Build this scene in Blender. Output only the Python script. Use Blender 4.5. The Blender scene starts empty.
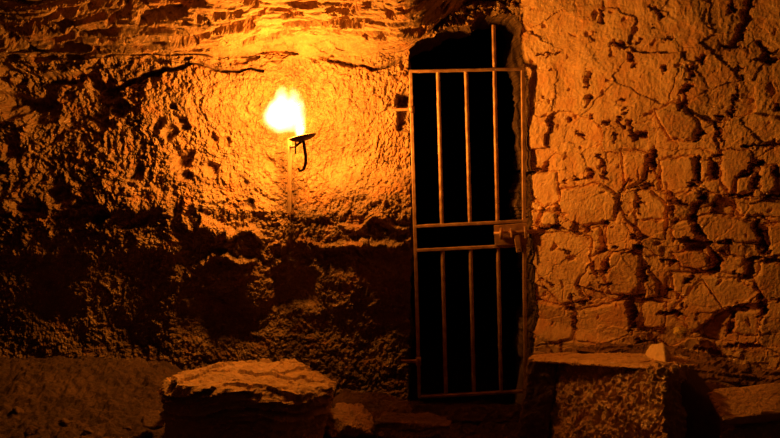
import bpy, math, random
import numpy as np
from mathutils import Vector, Matrix
random.seed(7)
C = bpy.context.scene.collection
V3 = Vector

# ------------------------------------------------------------------ camera
CAM = np.array([0.0, -5.0, 1.45]); PITCH = math.radians(-4.0); ROLL = math.radians(1.1); F = 855.0
cam_d = bpy.data.cameras.new('camera'); cam = bpy.data.objects.new('camera', cam_d); C.objects.link(cam)
cam_d.sensor_width = 36.0; cam_d.lens = F/780*36; cam_d.clip_start = 0.05
Rm = Matrix.Rotation(math.pi/2+PITCH, 4, 'X') @ Matrix.Rotation(ROLL, 4, 'Z')
cam.matrix_world = Matrix.Translation(V3(CAM)) @ Rm
bpy.context.scene.camera = cam
RM = np.array(Rm.to_3x3())

def ray(px, py):
    d = np.array([(px-390.0)/F, (219.0-py)/F, -1.0]); return RM @ d
def at_y(px, py, y):                 # point of that sight line on the upright plane Y = y
    d = ray(px, py); t = (y-CAM[1])/d[1]; return V3(CAM + t*d)
def at_z(px, py, z):
    d = ray(px, py); t = (z-CAM[2])/d[2]; return V3(CAM + t*d)

# ------------------------------------------------------------------ noise
def _hash(*c):
    h = np.zeros_like(c[0], dtype=np.uint32)
    for k, a in zip((374761393, 668265263, 2147483647, 1274126177), c):
        h = (h ^ (a.astype(np.int64).astype(np.uint32) * np.uint32(k))) * np.uint32(2654435761)
        h ^= h >> np.uint32(15)
    h = h * np.uint32(2246822519); h ^= h >> np.uint32(13)
    h = h * np.uint32(3266489917); h ^= h >> np.uint32(16)
    return h
def h01(*c): return _hash(*c).astype(np.float64) / 4294967295.0
def noise2(x, y, s=0):
    xi = np.floor(x); yi = np.floor(y); fx = x-xi; fy = y-yi
    u = fx*fx*fx*(fx*(fx*6-15)+10); v = fy*fy*fy*(fy*(fy*6-15)+10)
    xi = xi.astype(np.int64); yi = yi.astype(np.int64); S = np.full_like(xi, s)
    def g(a, b):
        an = h01(xi+a, yi+b, S)*2*math.pi
        return np.cos(an)*(fx-a) + np.sin(an)*(fy-b)
    return ((g(0,0)*(1-u)+g(1,0)*u)*(1-v) + (g(0,1)*(1-u)+g(1,1)*u)*v)*1.41
def noise3(x, y, z, s=0):
    xi = np.floor(x); yi = np.floor(y); zi = np.floor(z); fx = x-xi; fy = y-yi; fz = z-zi
    q = lambda f: f*f*(3-2*f)
    u, v, w = q(fx), q(fy), q(fz)
    xi = xi.astype(np.int64)+s*57; yi = yi.astype(np.int64); zi = zi.astype(np.int64)
    def g(a, b, c): return h01(xi+a, yi+b, zi+c)*2-1
    A = (g(0,0,0)*(1-u)+g(1,0,0)*u)*(1-v) + (g(0,1,0)*(1-u)+g(1,1,0)*u)*v
    B = (g(0,0,1)*(1-u)+g(1,0,1)*u)*(1-v) + (g(0,1,1)*(1-u)+g(1,1,1)*u)*v
    return A*(1-w)+B*w
def fbm(x, y, o=4, s=0, gain=0.5):
    r = 0; a = 1.0
    for i in range(o): r = r + a*noise2(x*2**i, y*2**i, s+i*11); a *= gain
    return r
def fbm3(x, y, z, o=4, s=0, gain=0.5):
    r = 0; a = 1.0
    for i in range(o): r = r + a*noise3(x*2**i, y*2**i, z*2**i, s+i*5); a *= gain
    return r
def ridged(x, y, o=4, s=0, gain=0.5):
    r = 0; a = 1.0
    for i in range(o): r = r + a*(1-2*np.abs(noise2(x*2**i, y*2**i, s+i*7))); a *= gain
    return r
def sst(a, b, x):
    t = np.clip((x-a)/(b-a), 0, 1); return t*t*(3-2*t)
def voronoi(x, y, s=0, jit=0.9):
    xi = np.floor(x).astype(np.int64); yi = np.floor(y).astype(np.int64)
    f1 = np.full(x.shape, 9.0); f2 = f1.copy(); cx = np.zeros_like(x); cy = np.zeros_like(x); idn = np.zeros_like(x)
    for a in (-1, 0, 1):
        for b in (-1, 0, 1):
            S = np.full_like(xi, s)
            sx = xi+a+.5+(h01(xi+a, yi+b, S)-.5)*jit; sy = yi+b+.5+(h01(xi+a, yi+b, S+1)-.5)*jit
            d = np.hypot(x-sx, y-sy); i2 = h01(xi+a, yi+b, S+2)
            c = d < f1
            f2 = np.where(c, f1, np.minimum(f2, d)); cx = np.where(c, sx, cx); cy = np.where(c, sy, cy); idn = np.where(c, i2, idn)
            f1 = np.where(c, d, f1)
    return f1, f2, cx, cy, idn
def segdist(x, z, pts):
    d = np.full(x.shape, 9.0)
    if len(pts) == 1: return np.hypot(x-pts[0][0], z-pts[0][1])
    for (ax, az), (bx, bz) in zip(pts[:-1], pts[1:]):
        vx, vz = bx-ax, bz-az; L = vx*vx+vz*vz+1e-12
        t = np.clip(((x-ax)*vx+(z-az)*vz)/L, 0, 1)
        d = np.minimum(d, np.hypot(x-ax-t*vx, z-az-t*vz))
    return d
def inside(x, z, poly):
    r = np.zeros(x.shape, bool); n = len(poly)
    for i in range(n):
        x0, z0 = poly[i]; x1, z1 = poly[(i+1) % n]
        if z0 == z1: continue
        c = ((z0 > z) != (z1 > z)) & (x < (x1-x0)*(z-z0)/(z1-z0)+x0)
        r ^= c
    return r

# ------------------------------------------------------------------ materials
def nodes(name):
    m = bpy.data.materials.new(name); m.use_nodes = True
    nt = m.node_tree; b = nt.nodes['Principled BSDF']; return m, nt, b
def stone_mat(name, dark, mid, light, rough=.85, spec=.3, bump=.6, scale=1.0, tint=None, fine=70, stretch=(1,1,1)):
    m, nt, b = nodes(name); N = nt.nodes; L = nt.links
    tc = N.new('ShaderNodeTexCoord'); mp = N.new('ShaderNodeMapping'); mp.inputs['Scale'].default_value = stretch
    L.new(tc.outputs['Object'], mp.inputs[0])
    n1 = N.new('ShaderNodeTexNoise'); n1.inputs['Scale'].default_value = 5*scale; n1.inputs['Detail'].default_value = 8; n1.inputs['Roughness'].default_value = .68
    n2 = N.new('ShaderNodeTexNoise'); n2.inputs['Scale'].default_value = 28*scale; n2.inputs['Detail'].default_value = 6; n2.inputs['Roughness'].default_value = .7
    for n in (n1, n2): L.new(mp.outputs[0], n.inputs['Vector'])
    mx = N.new('ShaderNodeMix'); mx.data_type = 'FLOAT'; mx.inputs[0].default_value = .45
    L.new(n1.outputs['Fac'], mx.inputs[2]); L.new(n2.outputs['Fac'], mx.inputs[3])
    cr = N.new('ShaderNodeValToRGB'); e = cr.color_ramp.elements
    e[0].position = .34; e[0].color = (*dark, 1); e[1].position = .66; e[1].color = (*light, 1)
    k = e.new(.5); k.color = (*mid, 1)
    L.new(mx.outputs[0], cr.inputs[0]); col = cr.outputs[0]
    if tint:
        n3 = N.new('ShaderNodeTexNoise'); n3.inputs['Scale'].default_value = 9*scale; n3.inputs['Detail'].default_value = 4
        mp3 = N.new('ShaderNodeMapping'); mp3.inputs['Location'].default_value = (7, 3, 1); L.new(tc.outputs['Object'], mp3.inputs[0]); L.new(mp3.outputs[0], n3.inputs['Vector'])
        r3 = N.new('ShaderNodeMapRange'); r3.inputs[1].default_value = .52; r3.inputs[2].default_value = .68
        L.new(n3.outputs['Fac'], r3.inputs[0])
        m3 = N.new('ShaderNodeMix'); m3.data_type = 'RGBA'; L.new(r3.outputs[0], m3.inputs[0]); L.new(col, m3.inputs[6]); m3.inputs[7].default_value = (*tint, 1)
        col = m3.outputs[2]
    L.new(col, b.inputs['Base Color'])
    b.inputs['Roughness'].default_value = rough; b.inputs['Specular IOR Level'].default_value = spec
    n4 = N.new('ShaderNodeTexNoise'); n4.inputs['Scale'].default_value = fine; n4.inputs['Detail'].default_value = 5; n4.inputs['Roughness'].default_value = .65
    L.new(mp.outputs[0], n4.inputs['Vector'])
    bp = N.new('ShaderNodeBump'); bp.inputs['Strength'].default_value = bump; bp.inputs['Distance'].default_value = .012
    L.new(n4.outputs['Fac'], bp.inputs['Height']); L.new(bp.outputs[0], b.inputs['Normal'])
    return m
def metal_mat(name, c1, c2, rough=.6, metallic=.5):
    m, nt, b = nodes(name); N = nt.nodes; L = nt.links
    tc = N.new('ShaderNodeTexCoord'); n1 = N.new('ShaderNodeTexNoise'); n1.inputs['Scale'].default_value = 24; n1.inputs['Detail'].default_value = 6
    L.new(tc.outputs['Object'], n1.inputs['Vector'])
    cr = N.new('ShaderNodeValToRGB'); e = cr.color_ramp.elements; e[0].position = .35; e[1].position = .65
    e[0].color = (*c1, 1); e[1].color = (*c2, 1); L.new(n1.outputs['Fac'], cr.inputs[0]); L.new(cr.outputs[0], b.inputs['Base Color'])
    b.inputs['Roughness'].default_value = rough; b.inputs['Metallic'].default_value = metallic
    bp = N.new('ShaderNodeBump'); bp.inputs['Strength'].default_value = .3; bp.inputs['Distance'].default_value = .003
    L.new(n1.outputs['Fac'], bp.inputs['Height']); L.new(bp.outputs[0], b.inputs['Normal'])
    return m
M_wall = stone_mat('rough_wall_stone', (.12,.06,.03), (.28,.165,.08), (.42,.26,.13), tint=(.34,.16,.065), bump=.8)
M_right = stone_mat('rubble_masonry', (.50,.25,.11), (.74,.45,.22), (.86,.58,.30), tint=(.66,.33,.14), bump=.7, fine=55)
M_floor = stone_mat('earth_floor', (.03,.015,.008), (.07,.036,.017), (.14,.075,.035), bump=1.0, fine=50)
M_rock = stone_mat('boulder_stone', (.22,.12,.06), (.42,.26,.13), (.55,.36,.19), bump=.8, tint=(.5,.3,.12))
M_slab = stone_mat('slab_stone', (.40,.21,.10), (.62,.37,.18), (.74,.46,.24), bump=.6)
M_darkstone = stone_mat('dark_stone', (.06,.03,.015), (.13,.07,.035), (.22,.12,.06), bump=.9)
M_base = stone_mat('base_stone', (.14,.065,.03), (.26,.13,.06), (.38,.20,.10), bump=.8)
M_wet = stone_mat('wet_rock', (.30,.15,.07), (.62,.37,.17), (.85,.60,.32), rough=.22, spec=1.0, bump=1.3, fine=60, tint=(.45,.2,.08), stretch=(1,1,.45))
M_smooth = stone_mat('smooth_dark_rock', (.10,.055,.03), (.14,.08,.045), (.18,.105,.06), bump=.25, fine=20)
M_pale = stone_mat('pale_stone', (.70,.47,.26), (.80,.58,.34), (.88,.68,.44), bump=.3)
M_moss = stone_mat('yellow_moss', (.60,.42,.10), (.88,.66,.20), (.95,.78,.30), bump=.5, fine=120)
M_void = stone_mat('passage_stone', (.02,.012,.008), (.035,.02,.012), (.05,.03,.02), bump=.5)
M_iron = metal_mat('rusty_iron', (.30,.15,.075), (.54,.31,.16))
M_dark = metal_mat('sooty_iron', (.14,.085,.05), (.26,.16,.09), rough=.7)
M_wood = stone_mat('old_wood', (.10,.055,.03), (.2,.11,.05), (.3,.17,.08), stretch=(1,1,.1), bump=.5)

# ------------------------------------------------------------------ object helpers
def link(name, me, mat, parent=None):
    o = bpy.data.objects.new(name, me); C.objects.link(o)
    if mat: me.materials.append(mat)
    if parent: o.parent = parent
    return o
def mesh_np(name, v, f, smooth=False):
    me = bpy.data.meshes.new(name); nv, nf = len(v), len(f)
    me.vertices.add(nv); me.vertices.foreach_set('co', np.asarray(v, np.float32).ravel())
    me.loops.add(nf*4); me.polygons.add(nf)
    me.loops.foreach_set('vertex_index', np.asarray(f, np.int32).ravel())
    me.polygons.foreach_set('loop_start', np.arange(0, nf*4, 4, dtype=np.int32))
    me.polygons.foreach_set('use_smooth', np.full(nf, smooth))
    me.update(calc_edges=True); me.validate(); return me
def tag(o, label, cat, group=None):
    o['label'] = label; o['category'] = cat
    if group: o['group'] = group
    return o
def empty(name, loc):
    o = bpy.data.objects.new(name, None); C.objects.link(o); o.location = loc; o.empty_display_size = .1; return o
def struct(name, me, mat):
    o = link(name, me, mat); o['kind'] = 'structure'; return o

# ------------------------------------------------------------------ the back wall, its vault and the right wall: one relief surface, split at the jamb
XJ = at_y(516, 150, 0).x            # right jamb of the doorway
KR = .60                            # the right wall comes forward
def P(px, py):                      # photo position -> (x, z) on the wall
    q = at_y(px, py, 0)
    if q.x > XJ:
        d = ray(px, py); # y = -(x-XJ)*KR
        t = (-(CAM[0]-XJ)*KR - CAM[1])/(d[1]+KR*d[0]); q = V3(CAM+t*d)
    return (q.x, q.z)
def z0f(x): return 2.03 + .05*sst(-1.2, .1, x) + .34*sst(.0, .55, x) - .04*sst(-1.5, -3, x)
def angf(x): return math.radians(64)*(1-sst(.62, .95, x))
def VP(px, py):                     # photo position -> (x, t) on the vault slope
    d = ray(px, py); k = (0-CAM[1])/d[1]
    for _ in range(12):
        q = CAM+k*d; x = np.array([q[0]]); a = float(angf(x)[0]); z0 = float(z0f(x)[0])
        # plane through (y=0,z0) with direction (-sin a, cos a): cos(a)*y + sin(a)*(z-z0) = 0
        n = np.array([0, math.cos(a), math.sin(a)]); k = n.dot(np.array([0, 0, z0])-CAM)/n.dot(d)
    q = CAM+k*d; a = float(angf(np.array([q[0]]))[0]); return (q[0], (q[2]-float(z0f(np.array([q[0]]))[0]))/max(math.cos(a), .2))
LEDGE = [((0,21),(35,20),(70,20),10),((15,35),(35,44),12),((78,30),(95,29),6),((40,57),(65,58),6),((70,57),(85,58),5),((0,60),(20,58),6),((60,5),(90,8),8),((95,2),(125,5),9),
 ((55,43),(65,43),7),((70,42),(85,42),9),((85,53),(102,50),6),((100,38),(128,34),5),((110,20),(130,14),6),((130,5),(142,8),8),((165,5),(200,2),8),((140,25),(155,18),(183,14),7),((197,19),(207,20),6),((215,15),(240,13),5),
 ((175,35),(195,37),(215,30),(240,26),(252,25),6),((158,47),(170,49),5),((175,48),(205,48),5),((130,49),(152,48),4),((150,57),(190,58),4),((215,60),(255,55),5),((240,45),(255,42),5),((245,3),(255,5),5),
 ((273,13),(288,11),4),((287,19),(300,14),5),((286,30),(305,29),(318,25),(330,21),(345,20),(360,22),6),((332,9),(345,10),(355,7),7),((262,45),(290,40),(315,37),4),((310,55),(330,52),(345,57),(385,58),4),
 ((368,33),(385,33),6),((262,52),(295,51),4),((290,3),(315,2),4),((260,14),(268,11),3),((408,22),(425,21),7),((438,18),(465,18),7),((437,27),(448,28),7),((468,0),(505,3),9),((390,7),(394,8),6),((435,3),(445,3),4)]
def ceil_relief(x, t):
    # bedded ledges following the vault
    w = .030*fbm(x*2.4, t*2, 3, 90) + .008*fbm(x*6, t*12, 3, 91)
    q = t + w + .05*np.sin(x*1.3+.4) - .045*x
    r = np.zeros_like(x)
    for per, dep, s in ((.115, .016, 1), (.050, .010, 2)):
        k = q/per; fr = k-np.floor(k); ki = np.floor(k).astype(np.int64)
        bed = h01(ki, np.full(k.shape, s, np.int64))
        on = sst(-.12, .22, noise2(x*2.2+bed*17, bed*31, 50+s)+.28*sst(-.9,-1.6,x))
        dep = dep*(1+1.8*sst(-.9, -1.7, x)); r = r + dep*.30*(bed-.5) - dep*on*sst(0, .10, fr)*(1-sst(.22+.25*bed, .42+.25*bed, fr))
    f1, f2, cx, cy, idn = voronoi(x*5+w*20, q*17, 9)
    r = r + .008*(idn-.5) - .010*(1-sst(0,.10,f2-f1))*sst(0,.3,noise2(x*3,t*6,66))
    pit = noise2(x*11, q*34, 67); r = r - .018*sst(.4, .6, pit)
    x2 = x+.020*fbm(x*14, t*18, 4, 68, .65); t2 = t+.016*fbm(x*12, t*20, 4, 69, .65)
    for c in LEDGE:
        pts = [VP(*p) for p in c[:-1]]; xs = [p[0] for p in pts]; ts = [p[1] for p in pts]; R = .12; w = c[-1]
        k = (x > min(xs)-R) & (x < max(xs)+R) & (t > min(ts)-R) & (t < max(ts)+R)
        if not k.any(): continue
        vx = [(a, b*.6) for a, b in pts]                  # a pixel spans more of the slope than of the wall
        d = segdist(x2[k], t2[k]*.6, vx)*171/w; r[k] -= (.018+.0065*w)*(1-sst(.25, .75, d))
    return r + .0025*ridged(x*9, t*16, 3, 60) + .0032*fbm(x*26, t*36, 3, 61, .6)
def low_left(x, z):
    return .06*fbm(x*1.3, z*1.5, 3, 3) - .18*np.exp(-(((x+.55)/.55)**2+((z-1.62)/.42)**2))
def left_relief(x, z):
    wx = x+.05*fbm(x*4, z*4, 3, 1); wz = z+.05*fbm(x*4, z*4, 3, 2)
    h = low_left(x, z)
    rough = ridged(wx*8.5, wz*6, 4, 5, .6)          # lumpy, slightly upright ridges
    crag = fbm(wx*22, wz*17, 4, 8, .68)
    f1, f2, cx, cy, idn = voronoi(wx*9, wz*8, 4)
    f1b, f2b, _, _, idb = voronoi(wx*24, wz*20, 14)
    m = np.ones_like(x)
    # calmer plaster around the torch, calmer blocks
    tx, tz = P(300, 130)
    m *= .62+.38*sst(.28, .95, np.hypot((x-tx)*.8, (z-tz)*1.1))
    def patch(a, b, c, d, soft=.04):
        (x0, z1), (x1, z0_) = P(a, b), P(c, d)
        n = .03*fbm(x*9, z*9, 2, 33)
        return sst(x0-soft, x0+soft, x+n)*(1-sst(x1-soft, x1+soft, x+n))*sst(z0_-soft, z0_+soft, z+n)*(1-sst(z1-soft, z1+soft, z+n))
    smooth = np.zeros_like(x); lift = np.zeros_like(x)
    for a, b, c, d, sm, up in ((143,90,192,128,.85,.035), (335,170,412,203,.75,.03), (375,252,414,284,.9,.025), (320,262,372,290,.8,.015),
                               (238,272,264,316,.9,.03), (266,276,312,312,.8,-.05), (20,240,90,300,.7,.0), (95,232,120,262,.7,.01),
                               (122,238,182,262,.75,.015), (130,192,170,212,.6,.03), (0,300,70,350,.7,.0), (300,205,340,222,.5,.0),
                               (60,80,110,125,.3,-.07), (0,80,58,118,.5,-.10), (165,312,240,350,.5,-.02), (320,318,400,350,.5,-.01)):
        p = patch(a, b, c, d); smooth = np.maximum(smooth, p*sm); lift += p*up
    m *= 1-.8*smooth
    m *= .55+.45*sst(P(200,290)[1], P(200,225)[1], z)
    h += m*(.011*rough + .022*crag + .018*(idn-.5)*sst(0, .25, f2-f1) + .014*(idb-.5) - .018*(1-sst(0, .12, f2b-f1b))*sst(-.1,.4,noise2(x*3,z*3,77)))
    h += (.5+.5*m)*.011*fbm(x*48, z*40, 4, 9, .65)
    h += lift
    # lower courses lie further back: broken ledges at two heights
    zl1 = P(200, 214)[1] + .03*fbm(x*3, x*0+1.3, 3, 20); zl2 = P(300, 256)[1]-.05*np.sin(x*2.2) + .07*fbm(x*3, x*0+5.1, 3, 21)
    h -= .035*(1-sst(-.03, .03, z-zl1)) + .055*(1-sst(-.04, .04, z-zl2))*(.6+.6*noise2(x*3, z*0+2., 22)) + .34*np.clip((1.1-z)/1.1, 0, 1)
    # lit lips of the broken ledge
    for pts, up, w in ((((202,222),(218,232),(236,240),(250,233),(262,240)), .06, .035), (((200,262),(215,252),(235,268),(250,262)), .05, .03),
                       (((318,245),(345,247),(365,250),(395,243),(412,240)), .05, .04), (((340,225),(365,232),(378,225),(400,232)), .04, .03)):
        d = segdist(wx, wz, [P(*q) for q in pts]); h += up*(1-sst(0, w, d))
    # pits
    for px, py, r, dp in ((175,109,4,.05),(177,121,4,.05),(181,129,5,.06),(172,135,6,.06),(160,128,5,.04),(212,136,4,.04),(222,141,5,.04),
                          (183,160,9,.07),(185,176,6,.05),(137,170,8,.05),(213,171,6,.05),(243,186,4,.03),(180,205,7,.05),(246,210,6,.05),
                          (110,92,8,.05),(120,110,9,.06),(100,125,6,.05),(60,195,9,.06),(98,210,12,.07),(30,205,12,.06),(10,150,9,.05),(402,100,8,.05),(268,160,4,.03)):
        cx_, cz_ = P(px, py); d = np.hypot(wx-cx_, wz-cz_)*171; h -= dp*(1-sst(r*.5, r*1.3, d))
    # niche of the upper hinge
    (a, b), (c, d_) = P(398, 94), P(412, 131)
    h -= .07*sst(a-.01, a+.01, x)*sst(d_-.01, d_+.01, z)*(1-sst(b-.01, b+.01, z))
    for c in (((0,80),(40,78),(100,80),7),((116,86),(140,78),(165,71),(190,68),4.5),((190,68),(225,70),(260,71),2.5),((0,100),(50,104),8),((330,62),(400,63),3)):
        d = segdist(wx, wz, [P(*q) for q in c[:-1]])*171/c[-1]; h -= .07*(1-sst(.3, 1.0, d))
    return h
CR = [((603,3),(600,22),3),((593,30),(592,40),1.5),((616,44),(629,48),5),((537,54),(560,53),1.6),((631,55),(635,66),3),((640,41),3),((550,70),2.5),
 ((652,5),(661,16),3),((661,15),5),((731,0),(732,12),5),((748,0),(745,18),(739,30),(737,40),5),((725,46),(740,45),4),((757,42),(768,55),3),((766,54),5),((757,58),(765,57),2.5),((772,61),6),
 ((669,38),3),((654,28),2.5),((701,58),(701,64),4.5),((690,69),6),((665,70),5),((740,68),4),
 ((587,74),(588,88),3.5),((588,97),(586,107),3.5),((541,97),2.5),((567,119),4),((607,123),3.5),((592,117),3),((626,110),(618,120),(626,127),1.8),((629,124),(631,136),3.5),((636,137),(643,134),5),((615,133),(615,139),4),((577,133),(585,140),1.8),
 ((622,100),4),((692,75),(690,80),5),((688,86),(683,106),4.5),((743,78),4),((736,90),(731,117),3),((720,118),3.5),((696,139),(703,132),4),((716,125),(726,146),2),((778,107),5),((745,146),(780,143),2.5),
 ((528,170),(546,169),2),((545,165),5),((575,178),(590,177),1.8),((591,171),(591,177),4),((598,155),(606,178),3.5),((604,176),5),((564,182),3),((543,210),(560,209),2.2),((560,205),(560,218),2.5),((543,210),(541,222),2.2),
 ((622,193),(622,187),(630,180),2.5),((635,188),(639,200),(638,213),2.2),((641,187),(651,183),3),((649,160),(649,166),4.5),((627,215),4),
 ((654,153),(652,166),5.5),((698,159),(697,180),3.5),((691,185),4),((712,160),(713,175),5.5),((712,157),(720,154),2.5),((738,176),(748,172),(758,163),2.8),((759,164),5),((756,173),(755,190),2.5),((730,195),(752,195),2.6),
 ((671,194),(673,215),3.5),((705,192),(704,199),4.5),((697,203),(692,219),4.5),((680,202),(688,205),2.5),((712,205),3),((775,168),(776,174),5),((765,195),(780,196),2),
 ((547,228),(562,225),4),((531,231),(545,229),2),((606,220),(607,225),4),((588,230),3),((562,250),(570,253),2),((600,252),(607,249),3),((593,262),(594,275),4),((606,262),(604,272),5),((600,285),(608,285),4),
 ((617,246),4),((624,252),3),((632,236),(643,239),2),((636,246),(642,246),5),((643,270),(642,282),4.5),((538,275),(552,285),2),
 ((691,219),(700,232),(709,243),(711,255),4),((713,255),(718,262),(713,271),5.5),((684,241),(705,244),(700,248),(686,248),6),((675,240),4),((700,271),(713,272),2.6),((664,262),(672,262),3.5),((717,244),(730,241),2.6),
 ((755,222),(760,240),(766,260),(780,261),4.5),((745,260),(762,259),2.8),((751,264),(748,276),7),((733,273),(742,278),2),((684,282),(692,278),4),
 ((560,310),(570,309),3),((571,296),(572,312),(572,332),2.4),((577,303),(588,300),3),((629,304),(630,318),5.5),((629,318),(629,332),2.5),((620,298),(640,297),2.6),((637,343),(648,345),6),
 ((662,300),(667,290),2.6),((660,315),(680,315),5),((680,308),4),((725,310),(747,310),2.6),((730,315),(726,335),4),((722,338),4),((760,298),(762,315),5.5),((778,300),5),((690,350),(715,356),2.6),((725,348),(755,348),3.5),
]
STONES = [((694,219),(711,212),(732,216),(752,222),(760,240),(748,243),(732,242),(712,256),(708,243)), ((674,222),(688,219),(702,233),(692,243),(676,240),(672,232)),
 ((672,253),(695,250),(706,255),(710,270),(700,272),(680,266)), ((718,256),(742,258),(747,272),(742,278),(719,272)), ((612,253),(630,250),(641,256),(639,285),(632,296),(610,294),(604,275)),
 ((645,268),(657,283),(655,298),(643,300)), ((670,272),(700,275),(735,280),(760,292),(745,305),(715,310),(690,305),(672,292)), ((760,262),(790,264),(790,300),(765,300),(755,285)),
 ((533,235),(560,232),(590,238),(590,262),(575,285),(585,300),(560,306),(545,290),(532,262)), ((560,190),(600,183),(620,195),(615,220),(585,226),(562,215)), ((530,172),(556,172),(560,200),(545,208),(532,195)),
 ((637,190),(650,190),(668,205),(664,240),(640,235),(636,215)), ((660,160),(695,155),(697,185),(680,198),(660,190)), ((722,150),(750,150),(755,165),(738,178),(730,195),(722,180)), ((738,178),(755,173),(752,192),(735,196)),
 ((760,165),(775,165),(778,190),(762,195)), ((574,312),(628,300),(630,335),(600,345),(574,340)), ((535,300),(560,308),(572,315),(570,340),(535,345)), ((640,300),(665,305),(660,330),(640,330)), ((732,312),(760,312),(758,338),(732,335)),
 ((675,195),(698,190),(704,200),(692,206),(677,202)), ((700,160),(711,160),(710,180),(700,182)), ((543,211),(559,211),(560,226),(544,226)), ((531,210),(541,212),(539,227),(532,226)), ((725,195),(785,200),(785,218),(740,215)),
 ((622,150),(648,152),(645,180),(625,190)), ((655,110),(680,100),(700,125),(695,140),(670,140)), ((765,224),(790,222),(790,258),(770,256)), ((578,230),(600,228),(604,246),(592,258),(592,240)), ((700,280),(722,312),(690,335),(670,312))]
def right_relief(x, z):
    wx = x+.016*fbm(x*9, z*9, 4, 101, .6); wz = z+.016*fbm(x*9, z*9, 4, 102, .6)
    h = .035*fbm(x*1.6, z*1.6, 3, 103)
    low = sst(P(600,60)[1], P(600,230)[1], z)             # stones stand out more lower down, plastered over above
    for sc, ax, s, amp, gap in ((4.2, 1.25, 110, 1.0, .020), (10, 1.15, 120, .25, .03)):
        f1, f2, cx, cy, idn = voronoi(wx*sc, wz*sc*ax, s)
        ti = (h01((idn*1e6).astype(np.int64))-.5); tj = (h01((idn*1e6).astype(np.int64)+5)-.5)
        pl = .040*(idn-.5) + ((wx*sc-cx)*ti + (wz*sc*ax-cy)*tj)*.075
        msk = sst(-.15, .35, noise2(x*2.6, z*2.6, s)+.3*low)
        edge = f2-f1
        h += amp*(pl*(.35+.65*low) - .022*(1-sst(0, gap*2, edge))*msk*(.08+.92*low))
    x3 = x+.008*fbm(x*18, z*18, 3, 160, .6); z3 = z+.008*fbm(x*18, z*18, 3, 161, .6); calm = np.zeros_like(x); rr = random.Random(11); base = h.copy()
    for st_ in STONES:
        pl = [P(*q) for q in st_]; xs = [p[0] for p in pl]; zs = [p[1] for p in pl]; R = .03
        k = (x > min(xs)-R) & (x < max(xs)+R) & (z > min(zs)-R) & (z < max(zs)+R)
        if not k.any(): continue
        ins = inside(x3[k], z3[k], pl); d = segdist(x3[k], z3[k], pl+[pl[0]])
        cxm = sum(xs)/len(xs); czm = sum(zs)/len(zs); ta, tb, up = rr.uniform(-.14,.10), rr.uniform(-.12,.12), rr.uniform(.010,.026)
        lvl = base[k][ins].mean() if ins.any() else 0
        g = np.where(ins, sst(0, .014, d), 0.); tgt = lvl+up+ta*(x[k]-cxm)+tb*(z[k]-czm)
        h[k] = h[k]*(1-.85*g) + tgt*.85*g - .016*np.where(ins, 0, 1-sst(0, .012, d))
        calm[k] = np.maximum(calm[k], g)
    h += .007*fbm(wx*8, wz*6, 4, 130, .5)*(1.1-.3*low)*(1-.6*calm) + .0020*ridged(x*30, z*14, 3, 131)*(1-.5*calm) + .0016*fbm(x*90, z*60, 2, 132)
    pit = noise2(wx*22, wz*16, 140); h -= .02*sst(.55, .75, pit)
    x2 = x+.016*fbm(x*26, z*26, 4, 150, .7); z2 = z+.016*fbm(x*26, z*26, 4, 151, .7); wv = 1+.9*noise2(x*24, z*24, 152)
    for c in CR:
        w = c[-1]; pts = [P(*q) for q in c[:-1]]
        xs = [p[0] for p in pts]; zs = [p[1] for p in pts]; R = .06
        k = (x > min(xs)-R) & (x < max(xs)+R) & (z > min(zs)-R) & (z < max(zs)+R)
        if not k.any(): continue
        d = segdist(x2[k], z2[k], pts)*171/w/np.maximum(wv[k], .35)
        h[k] -= (.045+.012*min(w, 6))*(1-sst(.2, .62, d))
    h -= .09*np.clip((1.2-z)/1.2, 0, 1)
    # foot of the wall swells into the sloping base
    d = z-(P(600,345)[1]-.16*(x-P(600,345)[0])); h += .07*(1-sst(-.05, .06, d))
    return h

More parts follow.
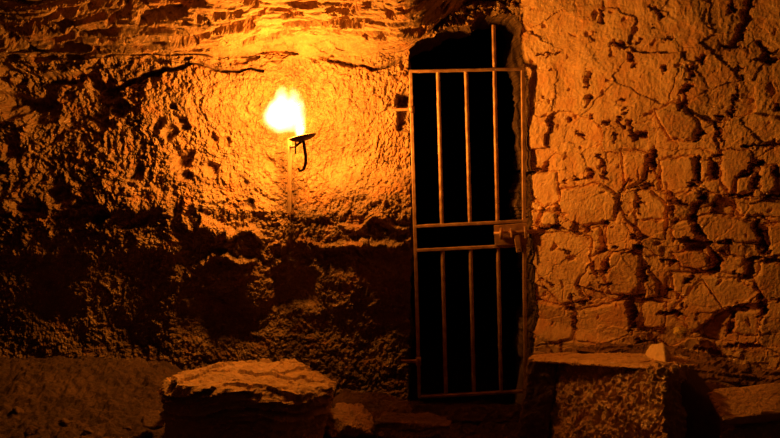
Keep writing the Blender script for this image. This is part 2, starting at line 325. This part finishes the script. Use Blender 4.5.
def build_walls():
    st = .0052
    xs = np.arange(-3.25, 3.1, st); vs = np.arange(-.15, 3.3, st)
    X, Vv = np.meshgrid(xs, vs)                # rows: height
    z0 = z0f(X); a = angf(X); t = np.maximum(Vv-z0, 0); bend = sst(0, .10, t)
    s = np.sin(a); c = np.cos(a)
    BY = -s*t; BZ = np.where(t > 0, z0+c*t, Vv)
    kr = np.maximum(X-XJ, 0)
    BY = BY - kr*KR
    NX = np.where(X > XJ, -KR/math.hypot(1, KR), 0)*1.0
    # smooth the normal around the corner
    g = sst(XJ-.02, XJ+.04, X); NX = g*(-KR/math.hypot(1, KR)); n_h = -np.sqrt(1-NX**2)
    NY = n_h*(1-bend) + bend*(-c)*1.0; NZ = -bend*s
    nl = np.sqrt(NX**2+NY**2+NZ**2); NX /= nl; NY /= nl; NZ /= nl
    H = np.zeros_like(X)
    L = X < XJ+.06; R = X > XJ-.06
    hl = np.zeros_like(X); hr = np.zeros_like(X)
    hl[L] = left_relief(X[L], Vv[L]); hc = np.zeros_like(X)
    hc[L] = ceil_relief(X[L], Vv[L]-z0[L])
    tc = sst(-.07, .0, Vv-z0 + .035*fbm(X*5, Vv*5, 3, 200))
    hl = hl*(1-tc) + tc*(hc+.02+low_left(X, Vv)+.05*sst(-1.0,-1.9,X))
    hr[R] = right_relief(X[R], Vv[R])
    g = sst(XJ-.03, XJ+.03, X); H = hl*(1-g)+hr*g
    VX = X+NX*H; VY = BY+NY*H; VZ = BZ+NZ*H
    # doorway outline
    out = [(409,400),(411,300),(410,150),(408,60),(409,50),(416,43),(421,38),(432,37),(437,32),(448,28),(458,25),(472,24),(476,16),(490,14),(508,13),(516,14),
           (521,22),(522,45),(524,68),(528,80),(529,110),(529,150),(529,205),(531,235),(532,265),(532,300),(533,345),(533,400)]
    poly = []
    for px, py in out:
        q = at_y(px, py, 0); poly.append((q.x, q.z))
    poly[0] = (poly[0][0], -.13); poly[-1] = (poly[-1][0], -.13)
    wob = .009*fbm(X*14, Vv*14, 3, 210); wob2 = .009*fbm(X*14, Vv*14, 3, 211)
    hole = inside(X+wob, Vv+wob2, poly)
    nr, nc = X.shape
    idx = np.arange(nr*nc).reshape(nr, nc)
    hq = hole[:-1,:-1] & hole[1:,:-1] & hole[:-1,1:] & hole[1:,1:]
    cj = int(np.argmin(np.abs(xs-XJ)))
    keep = ~hq
    quad = np.stack([idx[:-1,:-1], idx[:-1,1:], idx[1:,1:], idx[1:,:-1]], -1)
    co = np.stack([VX, VY, VZ], -1).reshape(-1, 3)
    def sub(mask):
        f = quad[mask]; u, inv = np.unique(f, return_inverse=True); return co[u], inv.reshape(-1, 4)
    col = np.arange(nc-1)[None,:]*np.ones((nr-1,1), int)
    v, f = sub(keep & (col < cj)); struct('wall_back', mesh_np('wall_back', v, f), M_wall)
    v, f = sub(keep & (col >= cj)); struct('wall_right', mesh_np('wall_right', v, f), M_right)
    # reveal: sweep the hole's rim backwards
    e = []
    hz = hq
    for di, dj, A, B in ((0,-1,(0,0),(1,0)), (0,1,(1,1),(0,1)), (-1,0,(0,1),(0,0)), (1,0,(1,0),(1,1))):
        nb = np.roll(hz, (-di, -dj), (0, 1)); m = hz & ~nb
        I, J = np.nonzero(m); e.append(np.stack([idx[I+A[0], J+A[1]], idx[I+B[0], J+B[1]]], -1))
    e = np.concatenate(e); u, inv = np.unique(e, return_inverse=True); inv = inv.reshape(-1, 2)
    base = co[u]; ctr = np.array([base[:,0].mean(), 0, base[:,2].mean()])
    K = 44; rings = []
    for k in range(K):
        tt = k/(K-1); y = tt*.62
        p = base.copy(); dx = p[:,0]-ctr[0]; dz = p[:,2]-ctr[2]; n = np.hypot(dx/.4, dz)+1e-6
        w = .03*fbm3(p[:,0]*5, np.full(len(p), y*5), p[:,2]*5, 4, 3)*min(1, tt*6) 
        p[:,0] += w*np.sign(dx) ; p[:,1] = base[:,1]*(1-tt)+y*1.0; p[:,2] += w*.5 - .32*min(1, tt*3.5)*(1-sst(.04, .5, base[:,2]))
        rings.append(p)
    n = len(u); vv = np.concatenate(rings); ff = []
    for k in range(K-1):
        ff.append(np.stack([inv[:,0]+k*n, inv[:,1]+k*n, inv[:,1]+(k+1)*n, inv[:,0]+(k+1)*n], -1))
    struct('trim_1', mesh_np('doorway_reveal', vv, np.concatenate(ff)), M_darkstone)  # stone darker than the wall's: the doorway's shade is put into the reveal's colour
build_walls()

# ------------------------------------------------------------------ dark passage behind the gate
def passage():
    v = []; f = []
    x0, x1, y0, y1, za, zb = -.25, 1.15, .55, 2.9, -.6, 2.75
    def grid(o, du, dv, n, m, s):
        b = len(v); o, du, dv = map(np.array, (o, du, dv)); nn = np.cross(du, dv); nn = nn/np.linalg.norm(nn)
        for i in range(n+1):
            for j in range(m+1):
                p = o+du*i/n+dv*j/m; q = .05*float(fbm3(*[np.array([c*4.]) for c in p], 3, s)[0]); v.append(tuple(p+nn*q))
        for i in range(n):
            for j in range(m): f.append((b+i*(m+1)+j, b+(i+1)*(m+1)+j, b+(i+1)*(m+1)+j+1, b+i*(m+1)+j+1))
    grid((x0,y0,za), (0,y1-y0,0), (0,0,zb-za), 30, 34, 1)
    grid((x1,y0,za), (0,y1-y0,0), (0,0,zb-za), 30, 34, 1)
    grid((x0,y1,za), (x1-x0,0,0), (0,0,zb-za), 24, 34, 1)
    grid((x0,y0,zb), (x1-x0,0,0), (0,y1-y0,0), 24, 30, 1)
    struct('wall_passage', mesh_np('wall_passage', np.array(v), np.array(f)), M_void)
passage()

# ------------------------------------------------------------------ floor
def floor_h(x, y):
    h = .03*fbm(x*2, y*2, 4, 300) + .020*fbm(x*11, y*11, 4, 301, .6) + .009*fbm(x*40, y*40, 2, 302)
    left = sst(-.75, -1.5, x); h = h + left*(.20*sst(-1.1, -.05, y)) + .10*sst(1.1, 1.9, x)*sst(-1.0, -.2, y)
    h = h + .05*sst(-.45, -.1, y)*sst(-.1,-.4,x)
    f1, f2, cx, cy, idn = voronoi(x*9+.6*fbm(x*6,y*6,2,303), y*9, 305); h = h+.03*(idn-.4)*sst(.0,.3,f2-f1)*sst(.0,.3,noise2(x*2,y*2,306)+.15)
    h = h - .22*sst(.02, .10, y)
    return h - .02 - .04*sst(-.1,.1,x)*sst(-.8,-.4,y)*(1-sst(.8,1,x))
def floor():
    xs = np.arange(-3.3, 3.2, .011); ys = np.arange(-4.2, 2.95, .011)
    X, Y = np.meshgrid(xs, ys); Z = floor_h(X, Y); nr, nc = X.shape; idx = np.arange(nr*nc).reshape(nr, nc)
    q = np.stack([idx[:-1,:-1], idx[:-1,1:], idx[1:,1:], idx[1:,:-1]], -1).reshape(-1, 4)
    struct('floor', mesh_np('floor', np.stack([X,Y,Z], -1).reshape(-1,3), q), M_floor)
floor()

# ------------------------------------------------------------------ rocks
import bmesh
def rock(name, pts, mat, vox=.011, amp=.02, strata=0., seed=1, fine=.006, streak=0., parent=None, smooth=False, freq=7):
    """convex hull of the measured corners, remeshed, then weathered in 3D"""
    c = sum((V3(p) for p in pts), V3())/len(pts); zb = min(p[2] for p in pts); org = V3((c.x, c.y, zb))
    bm = bmesh.new()
    for p in pts: bm.verts.new(V3(p)-org)
    r = bmesh.ops.convex_hull(bm, input=bm.verts)
    bmesh.ops.delete(bm, geom=[g for g in set(r['geom_interior']) | set(r['geom_unused']) if isinstance(g, bmesh.types.BMVert)], context='VERTS')
    me = bpy.data.meshes.new('tmp'); bm.to_mesh(me); bm.free()
    t = bpy.data.objects.new('tmp', me); C.objects.link(t)
    md = t.modifiers.new('r', 'REMESH'); md.mode = 'VOXEL'; md.voxel_size = vox
    dg = bpy.context.evaluated_depsgraph_get(); dg.update()
    m2 = bpy.data.meshes.new_from_object(t.evaluated_get(dg)); m2.name = name
    bpy.data.objects.remove(t); bpy.data.meshes.remove(me)
    n = len(m2.vertices); co = np.zeros(n*3, np.float32); m2.vertices.foreach_get('co', co); co = co.reshape(-1, 3).astype(float)
    no = np.zeros(n*3, np.float32); m2.vertex_normals.foreach_get('vector', no); no = no.reshape(-1, 3)
    x, y, z = (co[:,i]+org[i] for i in range(3))
    d = amp*fbm3(x*freq, y*freq, z*freq, 4, seed, .55) + fine*fbm3(x*45, y*45, z*45, 3, seed+9, .6)
    if strata:
        k = z*26+2.2*fbm3(x*3, y*3, z*3, 3, seed+3); fr = k-np.floor(k)
        d += strata*(sst(0,.25,fr)*(1-fr)*1.6-.5)*(1-np.abs(no[:,2]))*(.4+1.2*h01(np.floor(k).astype(np.int64)))*sst(z.max()-.30, z.max()-.1, z)
        # broken plates on the top
        d += .25*strata*np.sign(fbm3(x*6, y*9, z*6, 3, seed+4))*np.abs(no[:,2])
    if streak:
        r1 = 1-2*np.abs(fbm3(x*20, y*20, z*8, 3, seed+6, .65)); d += streak*r1
        d += streak*.8*(1-2*np.abs(fbm3(x*56, y*56, z*36, 2, seed+7, .6)))
    co = co+no*d[:,None]
    m2.vertices.foreach_set('co', co.astype(np.float32).ravel())
    m2.polygons.foreach_set('use_smooth', np.full(len(m2.polygons), smooth)); m2.update()
    m2.materials.clear(); o = link(name, m2, mat); o.location = org
    return o
def Y(px, py, y): return tuple(at_y(px, py, y))
# big flat boulder left of the gate
b = rock('flat_boulder', [Y(166,378,-.95), Y(196,371,-.55), Y(232,362,-.36), (Y(290,359,-.32)), Y(330,377,-.60), Y(332,388,-.95), Y(286,402,-1.12), Y(232,388,-1.12), Y(180,383,-1.10),
     (-1.06,-1.0,-.05), (-1.08,-.42,-.05), (-.36,-.42,-.05), (-.34,-1.0,-.05), (-.62,-1.12,-.05)], M_rock, amp=.016, strata=.035, seed=3, vox=.009)
tag(b, 'large flat-topped boulder with layered edge, on the floor below the torch', 'boulder')
# rough block at the right, its slab and what lies on it
p1 = (.765,-.66); p2 = (.90,-.60)
b = rock('rough_rock', [Y(557,364,-.62), Y(664,372,-1.30), Y(690,366,-.98), Y(562,357,-.42), Y(680,357,-.68),
     (Y(552,430,-.72)[0], -.72, -.05), (Y(668,430,-1.46)[0], -1.46, -.05), (1.46,-.95,-.05), (1.38,-.66,-.05), (.86,-.44,-.05)],
     M_wet, amp=.012, seed=12, streak=.012, vox=.0075, fine=.008)
tag(b, 'tall craggy glistening rock block with a lit ragged face, beside the gate', 'rock')
b = rock('leaning_rock', [Y(667,372,-1.18), Y(690,368,-.98), Y(702,385,-1.0), Y(714,405,-1.05), (Y(734,438,-1.10)[0],-1.10,-.05), (1.62,-.75,-.05), (Y(672,430,-1.36)[0],-1.36,-.05), Y(695,368,-.78), Y(680,372,-.80)],
     M_smooth, amp=.014, seed=21, fine=.002, smooth=True, freq=4)
tag(b, 'smooth dark rock leaning against the right side of the craggy block', 'rock')
b = rock('stone_slab', [Y(528,356,-.55), Y(528,361,-.62), Y(557,364,-.58), Y(558,364,-.66), Y(658,370,-1.26), Y(690,365,-.97), Y(690,357,-.72), Y(655,354,-.68), Y(560,353,-.44), Y(560,356,-.44), Y(658,365,-1.24)],
     M_slab, amp=.006, seed=31, vox=.007, strata=.008, fine=.003)
tag(b, 'thin flat stone slab capping the craggy block', 'stone slab')
zt = Y(655,362,-.80)[2]
b = rock('pale_stone', [Y(641,363,-.80), Y(666,366,-1.08), Y(670,361,-.84), Y(645,356,-.78), Y(650,346,-.80), Y(663,343,-.88), Y(668,352,-.92), Y(660,361,-.76)],
     M_pale, amp=.008, seed=33, vox=.005, fine=.003)
tag(b, 'small pale upright stone resting on the thin slab', 'stone')
b = rock('pale_stone', [Y(669,364,-1.02), Y(670,360,-.92), Y(684,359,-.86), Y(690,363,-.88), Y(688,367,-.98), Y(672,368,-1.08), Y(674,361,-.84), Y(687,362,-.84)],
     M_pale, amp=.004, seed=35, vox=.005, fine=.002)
tag(b, 'little flat pale stone at the right end of the thin slab', 'stone')
b = rock('dark_rock', [Y(529,362,-.64), Y(556,364,-.66), Y(530,357,-.42), Y(556,357,-.42), (Y(517,430,-.70)[0], -.70, -.05), (Y(550,430,-.74)[0], -.74, -.05), (.72,-.42,-.05), (.86,-.42,-.05)],
     M_darkstone, amp=.012, seed=14, fine=.006)
tag(b, 'narrow dark rock between the gate and the craggy glistening block', 'rock')
# sloping base rocks of the right wall
b = rock('sloping_rock', [Y(575,349,-.26), Y(600,343,-.30), Y(650,340,-.40), Y(700,352,-.52), Y(785,372,-.72), Y(800,400,-.80), Y(700,372,-.62), Y(640,356,-.45), (1.0,-.15,.0),(2.4,-.75,.0),(2.3,-.85,.0),(1.2,-.42,.0)],
     M_base, amp=.014, seed=41, strata=.02, vox=.011)
tag(b, 'long low rock sloping down to the right along the foot of the masonry wall', 'rock')
b = rock('stone_slab', [Y(706,391,-1.20), Y(735,386,-1.12), Y(800,383,-1.06), Y(810,412,-1.30), Y(765,414,-1.38), Y(722,420,-1.44), Y(728,425,-1.42), Y(800,420,-1.26), Y(760,396,-1.04)],
     M_slab, amp=.008, seed=43, vox=.009, fine=.0022, freq=4)
tag(b, 'broad flat slab tilted on the floor at the far right', 'stone slab')
b = rock('sunken_rock', [Y(722,432,-1.42), Y(770,424,-1.34), Y(815,420,-1.28), (1.42,-1.46,-.08), (2.2,-1.46,-.08), (2.3,-1.1,-.08), (1.6,-1.05,-.08), Y(740,418,-1.15), Y(810,408,-1.1)], M_rock, amp=.012, seed=45)
tag(b, 'dark rock underneath the broad tilted slab at the far right', 'rock')
b = rock('wedge_rock', [Y(698,382,-.72), Y(725,379,-.62), Y(745,384,-.6), Y(730,392,-.78), Y(704,390,-.8), (1.5,-.82,.03), (1.85,-.75,.03), (1.8,-.55,.03)], M_rock, amp=.008, seed=47)
tag(b, 'small wedge of rock behind the smooth leaning rock', 'rock')
# threshold and the stones before the gate
b = rock('threshold_stone', [(.08,-.10,.02),(.80,-.10,.03),(.80,.06,.0),(.08,.06,-.01),(.04,-.16,-.06),(.82,-.16,-.06),(.82,.08,-.06),(.04,.08,-.06)], M_floor, amp=.012, seed=51)
tag(b, 'worn dark threshold stone under the iron gate', 'threshold')
b = rock('stone_slab', [Y(374,420,-.72), Y(384,412,-.50), Y(430,412,-.46), Y(452,420,-.60), Y(450,430,-.72), Y(374,432,-.74), Y(450,426,-.72)], M_darkstone, amp=.007, seed=53, vox=.008)
tag(b, 'oblong flat slab on the floor before the gate', 'stone slab')
b = rock('craggy_stone', [Y(330,412,-.55), Y(340,404,-.42), Y(358,404,-.40), Y(372,414,-.45), Y(374,436,-.62), Y(330,440,-.70), Y(348,425,-.72), (-.10,-.35,-.05), (-.34,-.35,-.05)], M_rock, amp=.016, seed=55, fine=.01)
tag(b, 'craggy brightly lit stone right of the flat boulder', 'stone')
b = rock('round_stone', [Y(140,420,-.78), Y(146,411,-.74), Y(158,410,-.74), Y(166,416,-.78), Y(165,428,-.86), Y(142,428,-.86), Y(150,425,-.66), Y(160,414,-.66), Y(152,430,-.84)], M_darkstone, amp=.006, seed=57, fine=.003)
tag(b, 'rounded small stone left of the flat boulder', 'stone')
b = rock('foot_rock', [Y(330,398,-.18), Y(345,388,-.12), Y(385,392,-.10), Y(410,400,-.12), Y(412,410,-.25), Y(335,410,-.3), (-.25,-.3,-.04), (.1,-.3,-.04), (.1,.0,-.04), (-.25,.0,-.04)], M_darkstone, amp=.02, seed=59)
tag(b, 'lumpy dark rock at the foot of the left gate post', 'rock')
# scattered rubble, individual stones sharing a few shapes
protos = []
for i in range(3):
    M_rub = M_darkstone
    pts = [V3((random.uniform(-1,1), random.uniform(-1,1), random.uniform(-.6,.6))).normalized()*.045*random.uniform(.7,1.1) for _ in range(11)]
    protos.append(rock('rubble_stone', [tuple(p+V3((0,0,.03))) for p in pts], M_rub, amp=.005, vox=.006, seed=70+i, fine=.003))
spots = [(462,424,1.0),(478,412,.8),(505,428,.9),(470,434,.7),(395,404,.9),(352,398,.8),(492,404,.7),(380,438,.8),(20,404,.9),(48,380,.7),(66,418,.8),(104,402,.9),(118,378,.8),(88,434,.7),(30,430,.8),(128,430,.7),(200,352,1.0),(440,436,.8),(512,412,1.2)]
for i, (px, py, s) in enumerate(spots):
    z = .02; q = None
    for _ in range(12):
        q = at_z(px, py, z); z = float(floor_h(np.array([q.x]), np.array([q.y]))[0])
    o = protos[i] if i < 3 else protos[i % 3].copy()
    if i >= 3: C.objects.link(o)
    o.location = (q.x, min(q.y, -.2), z-.022*s); o.rotation_euler = (random.uniform(-.2,.2), random.uniform(-.2,.2), random.uniform(0,6.3)); o.scale = (s*random.uniform(.8,1.3), s*random.uniform(.8,1.2), s*random.uniform(.6,.9))
    side = 'left' if px < 220 else 'mid'
    if side == 'left': tag(o, 'small broken stone on the sandy floor left of the flat boulder', 'stone', 'broken stones on the sandy floor at left')
    else: tag(o, 'small broken stone on the floor in front of the gate', 'stone', 'broken stones before the gate')
# moss tuft on the masonry
def moss():
    c = P(680, 331); y = -(c[0]-XJ)*KR-.03
    root_z = c[1]-.03; v = []; f = []; r = random.Random(4)
    for i in range(150):
        a = r.uniform(0, 6.28); q = r.random()**.6; p = V3((math.cos(a)*.045*q, -.015*r.random(), .03+math.sin(a)*.032*q)); s = r.uniform(.004,.009)
        n = V3((r.uniform(-1,1), -1, r.uniform(-.3,1))).normalized(); t = n.orthogonal().normalized(); t.rotate(Matrix.Rotation(r.uniform(0,6), 3, n)); u = n.cross(t)
        b = len(v); v += [tuple(p-t*s*.5), tuple(p-u*s*.4+n*s*.4), tuple(p+t*s+n*s*.9), tuple(p+u*s*.4+n*s*.4)]; f.append((b,b+1,b+2,b+3))
    # cushion under the leaves
    b = len(v); nu, nv_ = 14, 8
    for i in range(nv_+1):
        th = math.pi*i/nv_
        for j in range(nu):
            ph = 2*math.pi*j/nu; k = 1+.2*r.uniform(-1,1)
            v.append((math.sin(th)*math.cos(ph)*.036*k, .02+math.sin(th)*math.sin(ph)*.035*k, .03+math.cos(th)*.026*k))
    for i in range(nv_):
        for j in range(nu): f.append((b+i*nu+j, b+i*nu+(j+1)%nu, b+(i+1)*nu+(j+1)%nu, b+(i+1)*nu+j))
    o = link('moss_tuft', mesh_np('moss_tuft', np.array(v), np.array(f)), M_moss); o.location = (c[0], y, root_z)
    tag(o, 'tiny yellow tuft of moss low on the masonry wall', 'moss')
moss()

# ------------------------------------------------------------------ bars, rods, plates
def bar(name, a, b, wx, wy, mat, parent, org, bev=.003, seed=0, rnd=False, bulge=.0012):
    """rolled bar from a to b, hand-forged: slightly uneven along its length"""
    a, b = V3(a), V3(b); d = (b-a); L = d.length; d.normalize()
    side = d.cross(V3((0,1,0)));
    if side.length < .1: side = V3((1,0,0))
    side.normalize(); fr = side.cross(d).normalized()
    r = random.Random(seed); n = max(2, int(L/.03)); prof = []
    if rnd:
        prof = [(math.cos(k*math.pi/6), math.sin(k*math.pi/6)) for k in range(12)]
        prof = [(x*wx/2, y*wy/2) for x, y in prof]
    else:
        hx, hy = wx/2, wy/2
        for sx, sy in ((1,1),(-1,1),(-1,-1),(1,-1)):
            q = [(sx*hx, sy*(hy-bev)), (sx*(hx-bev), sy*hy)]
            if sx*sy < 0: q.reverse()
            prof += q
    v = []; f = []; m = len(prof)
    for i in range(n+1):
        c = a+d*L*i/n; k = 1+r.uniform(-1,1)*bulge/wx; ox = r.uniform(-1,1)*bulge*.5
        for x, y in prof: v.append(c+side*(x*k+ox)+fr*(y*k)-V3(org))
    bm = bmesh.new(); vs = [bm.verts.new(q) for q in v]
    for i in range(n):
        for j in range(m): bm.faces.new((vs[i*m+j], vs[i*m+(j+1)%m], vs[(i+1)*m+(j+1)%m], vs[(i+1)*m+j]))
    bm.faces.new(vs[:m][::-1]); bm.faces.new(vs[-m:]); bmesh.ops.recalc_face_normals(bm, faces=bm.faces)
    me = bpy.data.meshes.new(name); bm.to_mesh(me); bm.free()
    return link(name, me, mat, parent)
def tube(name, pts, r, mat, parent, org, seg=10, closed_r=None, flat=1.0):
    pts = [V3(p)-V3(org) for p in pts]; bm = bmesh.new(); rings = []
    up = V3((0,1,0))
    for i, p in enumerate(pts):
        t = (pts[min(i+1, len(pts)-1)]-pts[max(i-1, 0)]).normalized(); s = t.cross(up)
        if s.length < .05: s = t.cross(V3((1,0,0)))
        s.normalize(); u = s.cross(t); rr = r[i] if isinstance(r, (list, tuple)) else r
        rings.append([bm.verts.new(p+s*math.cos(a)*rr+u*math.sin(a)*rr*flat) for a in [2*math.pi*k/seg for k in range(seg)]])
    for A, B in zip(rings[:-1], rings[1:]):
        for k in range(seg): bm.faces.new((A[k], A[(k+1)%seg], B[(k+1)%seg], B[k]))
    bm.faces.new(rings[0]); bm.faces.new(rings[-1]); bmesh.ops.recalc_face_normals(bm, faces=bm.faces)
    me = bpy.data.meshes.new(name); bm.to_mesh(me); bm.free()
    for p in me.polygons: p.use_smooth = True
    return link(name, me, mat, parent)

# ------------------------------------------------------------------ the gate
GY = -.05
def G(px, py, dy=0): return at_y(px, py, GY+dy)
g_org = at_y(470, 396, GY); gate = empty('iron_gate', g_org)
tag(gate, 'rusty barred iron gate with bolt, standing in the dark doorway', 'gate')
bar('stile', G(410.5,70), G(419.5,397), .020, .030, M_iron, gate, g_org, seed=1)
bar('stile', G(522.5,68), G(525.5,391), .020, .030, M_iron, gate, g_org, seed=2)
bar('rail', G(409,71.5,-.002), G(524,69,-.002), .017, .028, M_iron, gate, g_org, seed=3)
bar('rail', G(414,226.5,-.002), G(526,221,-.002), .018, .028, M_iron, gate, g_org, seed=4)
bar('rail', G(415.5,250.5,-.002), G(526,245,-.002), .018, .028, M_iron, gate, g_org, seed=5)
bar('rail', G(419,397,-.002), G(526,391,-.002), .018, .028, M_iron, gate, g_org, seed=6)
for i, (a, b) in enumerate((((438,72),(442,225)), ((466,71),(470,224)), ((493.5,25),(497.5,223)))):
    bar('bar', G(*a), G(*b), .023, .023, M_iron, gate, g_org, rnd=True, seed=10+i)
for i, (a, b) in enumerate((((442.5,249),(446,395)), ((470.5,248),(474,394)), ((498,247),(501,392.5)))):
    bar('bar', G(*a), G(*b), .023, .023, M_iron, gate, g_org, rnd=True, seed=20+i)
# lock plate with its bolt, keeper and hanging hasp
bar('lock_plate', G(494.5,235.5,-.022), G(527,233.5,-.022), .120, .006, M_iron, gate, g_org, seed=30)
tube('bolt', [G(494,233.5,-.046), G(545,231,-.046)], .010, M_iron, gate, g_org)
bm_pts = [G(501.5,228,-.040), G(501,240,-.040)]
tube('bolt_handle', [G(501.5,239,-.052), G(501,233,-.062), G(501.5,228,-.052)], .011, M_iron, gate, g_org)
bar('keeper', G(525,226.5,-.046), G(525.5,238,-.046), .013, .034, M_iron, gate, g_org, seed=33)
bar('keeper', G(511,229,-.046), G(511.3,237,-.046), .010, .034, M_iron, gate, g_org, seed=34)
h = bar('hasp', G(516.5,235.5,-.058), G(519,252,-.060), .032, .006, M_iron, gate, g_org, seed=35)
tube('rivet', [G(518.6,249,-.070), G(518.6,249,-.058)], .005, M_dark, h, g_org)
# hinges: pintle arms into the masonry
hg = bar('hinge', G(391,110,.01), G(411,109.5,0), .016, .016, M_iron, gate, g_org, seed=36)
tube('hinge_barrel', [G(411.5,106,-.018), G(411.6,113,-.018)], .016, M_iron, hg, g_org)
hg = bar('hinge', G(401,361.5,.01), G(418,361,0), .020, .016, M_iron, gate, g_org, seed=37)
tube('hinge_barrel', [G(418.5,357,-.018), G(418.6,365,-.018)], .016, M_iron, hg, g_org)

# ------------------------------------------------------------------ the torch
TY = -.37
def T(px, py, y): return at_y(px, py, y)
t_org = T(290, 212, -.06); torch = empty('wall_torch', t_org)
tag(torch, 'burning torch with bright flame over an iron pan, fixed to the rough wall', 'torch')
bar('mounting_post', T(289.5,212,-.09), T(290,138,-.11), .026, .022, M_wood, torch, t_org, seed=40)
tube('arm', [T(290.5,146,-.11), T(292,147,-.2), T(296,146,-.3), T(301,142,TY)], .007, M_dark, torch, t_org)
def pan():
    c = T(303, 138.5, TY); bm = bmesh.new(); prof = [(.0,.000),(.035,.001),(.062,.010),(.078,.022),(.074,.026),(.058,.014),(.033,.006),(0,.005)]
    seg = 20; rings = []
    for r, z in prof:
        if r == 0: rings.append([bm.verts.new((0,0,z))]); continue
        rings.append([bm.verts.new((math.cos(2*math.pi*k/seg)*r, math.sin(2*math.pi*k/seg)*r, z)) for k in range(seg)])
    for A, B in zip(rings[:-1], rings[1:]):
        for k in range(seg):
            k2 = (k+1) % seg
            if len(A) == 1: bm.faces.new((A[0], B[k2], B[k]))
            elif len(B) == 1: bm.faces.new((A[k], A[k2], B[0]))
            else: bm.faces.new((A[k], A[k2], B[k2], B[k]))
    bmesh.ops.recalc_face_normals(bm, faces=bm.faces)
    bmesh.ops.transform(bm, matrix=Matrix.Translation(c-t_org) @ Matrix.Rotation(math.radians(-14), 4, 'Y') @ Matrix.Rotation(math.radians(-4), 4, 'X') @ Matrix.Translation((0,0,-.012)), verts=bm.verts)
    me = bpy.data.meshes.new('pan'); bm.to_mesh(me); bm.free(); return link('pan', me, M_dark, torch)
pan()
tube('hook', [T(296,140,TY-.01), T(295.5,146,TY-.01), T(295.5,154,TY-.01)], .0045, M_dark, torch, t_org)
tube('hook', [T(303.5,141,TY), T(304.5,148,TY-.01), T(305.8,156,TY-.015), T(305.6,164,TY-.015), T(303.5,169.5,TY-.01), T(300,171,TY-.005), T(297.8,168,TY)], [.008,.009,.009,.009,.008,.007,.005], M_dark, torch, t_org)
# flame: soft glowing volume
def flame():
    c = T(287, 113, TY); pts = [V3((.09,0,-.12)), V3((.075,0,-.07)), V3((.03,0,.0)), V3((-.03,0,.05)), V3((-.02,0,.11)), V3((-.005,0,.17))]; rad = [.03,.055,.12,.13,.10,.02]
    bm = bmesh.new()
    me = bpy.data.meshes.new('flame'); 
    bmesh.ops.create_icosphere(bm, subdivisions=4, radius=.21); bm.to_mesh(me); bm.free()
    m = bpy.data.materials.new('flame'); m.use_nodes = True; nt = m.node_tree; N = nt.nodes; L = nt.links
    N.remove(N['Principled BSDF']); out = N['Material Output']
    em = N.new('ShaderNodeEmission'); em.inputs['Color'].default_value = (1.0,.62,.22,1); L.new(em.outputs[0], out.inputs['Volume'])
    tc = N.new('ShaderNodeTexCoord'); nz = N.new('ShaderNodeTexNoise'); nz.inputs['Scale'].default_value = 9; nz.inputs['Detail'].default_value = 3
    L.new(tc.outputs['Object'], nz.inputs['Vector'])
    sub = N.new('ShaderNodeVectorMath'); sub.operation = 'SUBTRACT'; sub.inputs[1].default_value = (.5,.5,.5); L.new(nz.outputs['Color'], sub.inputs[0])
    sc = N.new('ShaderNodeVectorMath'); sc.operation = 'SCALE'; sc.inputs['Scale'].default_value = .10; L.new(sub.outputs[0], sc.inputs[0])
    ad = N.new('ShaderNodeVectorMath'); L.new(tc.outputs['Object'], ad.inputs[0]); L.new(sc.outputs[0], ad.inputs[1])
    tot = None
    for (bx, bz, rx, rz, amp) in ((-.005,.0,.105,.10,1.0), (-.045,-.005,.075,.075,.9), (.065,-.07,.035,.065,1.5), (.035,.06,.045,.07,.5), (-.03,.075,.04,.06,.4)):
        mp = N.new('ShaderNodeVectorMath'); mp.operation = 'SUBTRACT'; mp.inputs[1].default_value = (bx,0,bz); L.new(ad.outputs[0], mp.inputs[0])
        dv = N.new('ShaderNodeVectorMath'); dv.operation = 'DIVIDE'; dv.inputs[1].default_value = (rx, min(rx,.08), rz); L.new(mp.outputs[0], dv.inputs[0])
        ln = N.new('ShaderNodeVectorMath'); ln.operation = 'LENGTH'; L.new(dv.outputs[0], ln.inputs[0])
        mr = N.new('ShaderNodeMapRange'); mr.interpolation_type = 'SMOOTHSTEP'; mr.inputs[1].default_value = 1.0; mr.inputs[2].default_value = .15; mr.inputs[3].default_value = 0; mr.inputs[4].default_value = amp
        L.new(ln.outputs['Value'], mr.inputs[0])
        if tot is None: tot = mr.outputs[0]
        else:
            a_ = N.new('ShaderNodeMath'); a_.operation = 'ADD'; L.new(tot, a_.inputs[0]); L.new(mr.outputs[0], a_.inputs[1]); tot = a_.outputs[0]
    mu = N.new('ShaderNodeMath'); mu.operation = 'MULTIPLY'; mu.inputs[1].default_value = FL; L.new(tot, mu.inputs[0]); L.new(mu.outputs[0], em.inputs['Strength'])
    o = link('flame', me, m, torch); o.location = c-t_org; o.scale = (1.15,.7,1.12)
    for px, py, w, rad_ in ((285,104,.5,.04), (299,125,.5,.03)):
        ld = bpy.data.lights.new('flame_light', 'POINT'); ld.energy = POWER*w; ld.color = LCOL; ld.shadow_soft_size = rad_
        lo = bpy.data.objects.new('flame_light', ld); C.objects.link(lo); lo.location = T(px, py, TY)
FL = 200; POWER = 136; LCOL = (1.0,.34,.032)
flame()

# ------------------------------------------------------------------ world and view
w = bpy.data.worlds.new('world'); bpy.context.scene.world = w; w.use_nodes = True
w.node_tree.nodes['Background'].inputs[0].default_value = (1,.4,.08,1); w.node_tree.nodes['Background'].inputs[1].default_value = .006
sc = bpy.context.scene; vs = sc.view_settings; vs.view_transform = 'Standard'; vs.look = 'None'; vs.exposure = 0; vs.gamma = 1; vs.use_curve_mapping = False
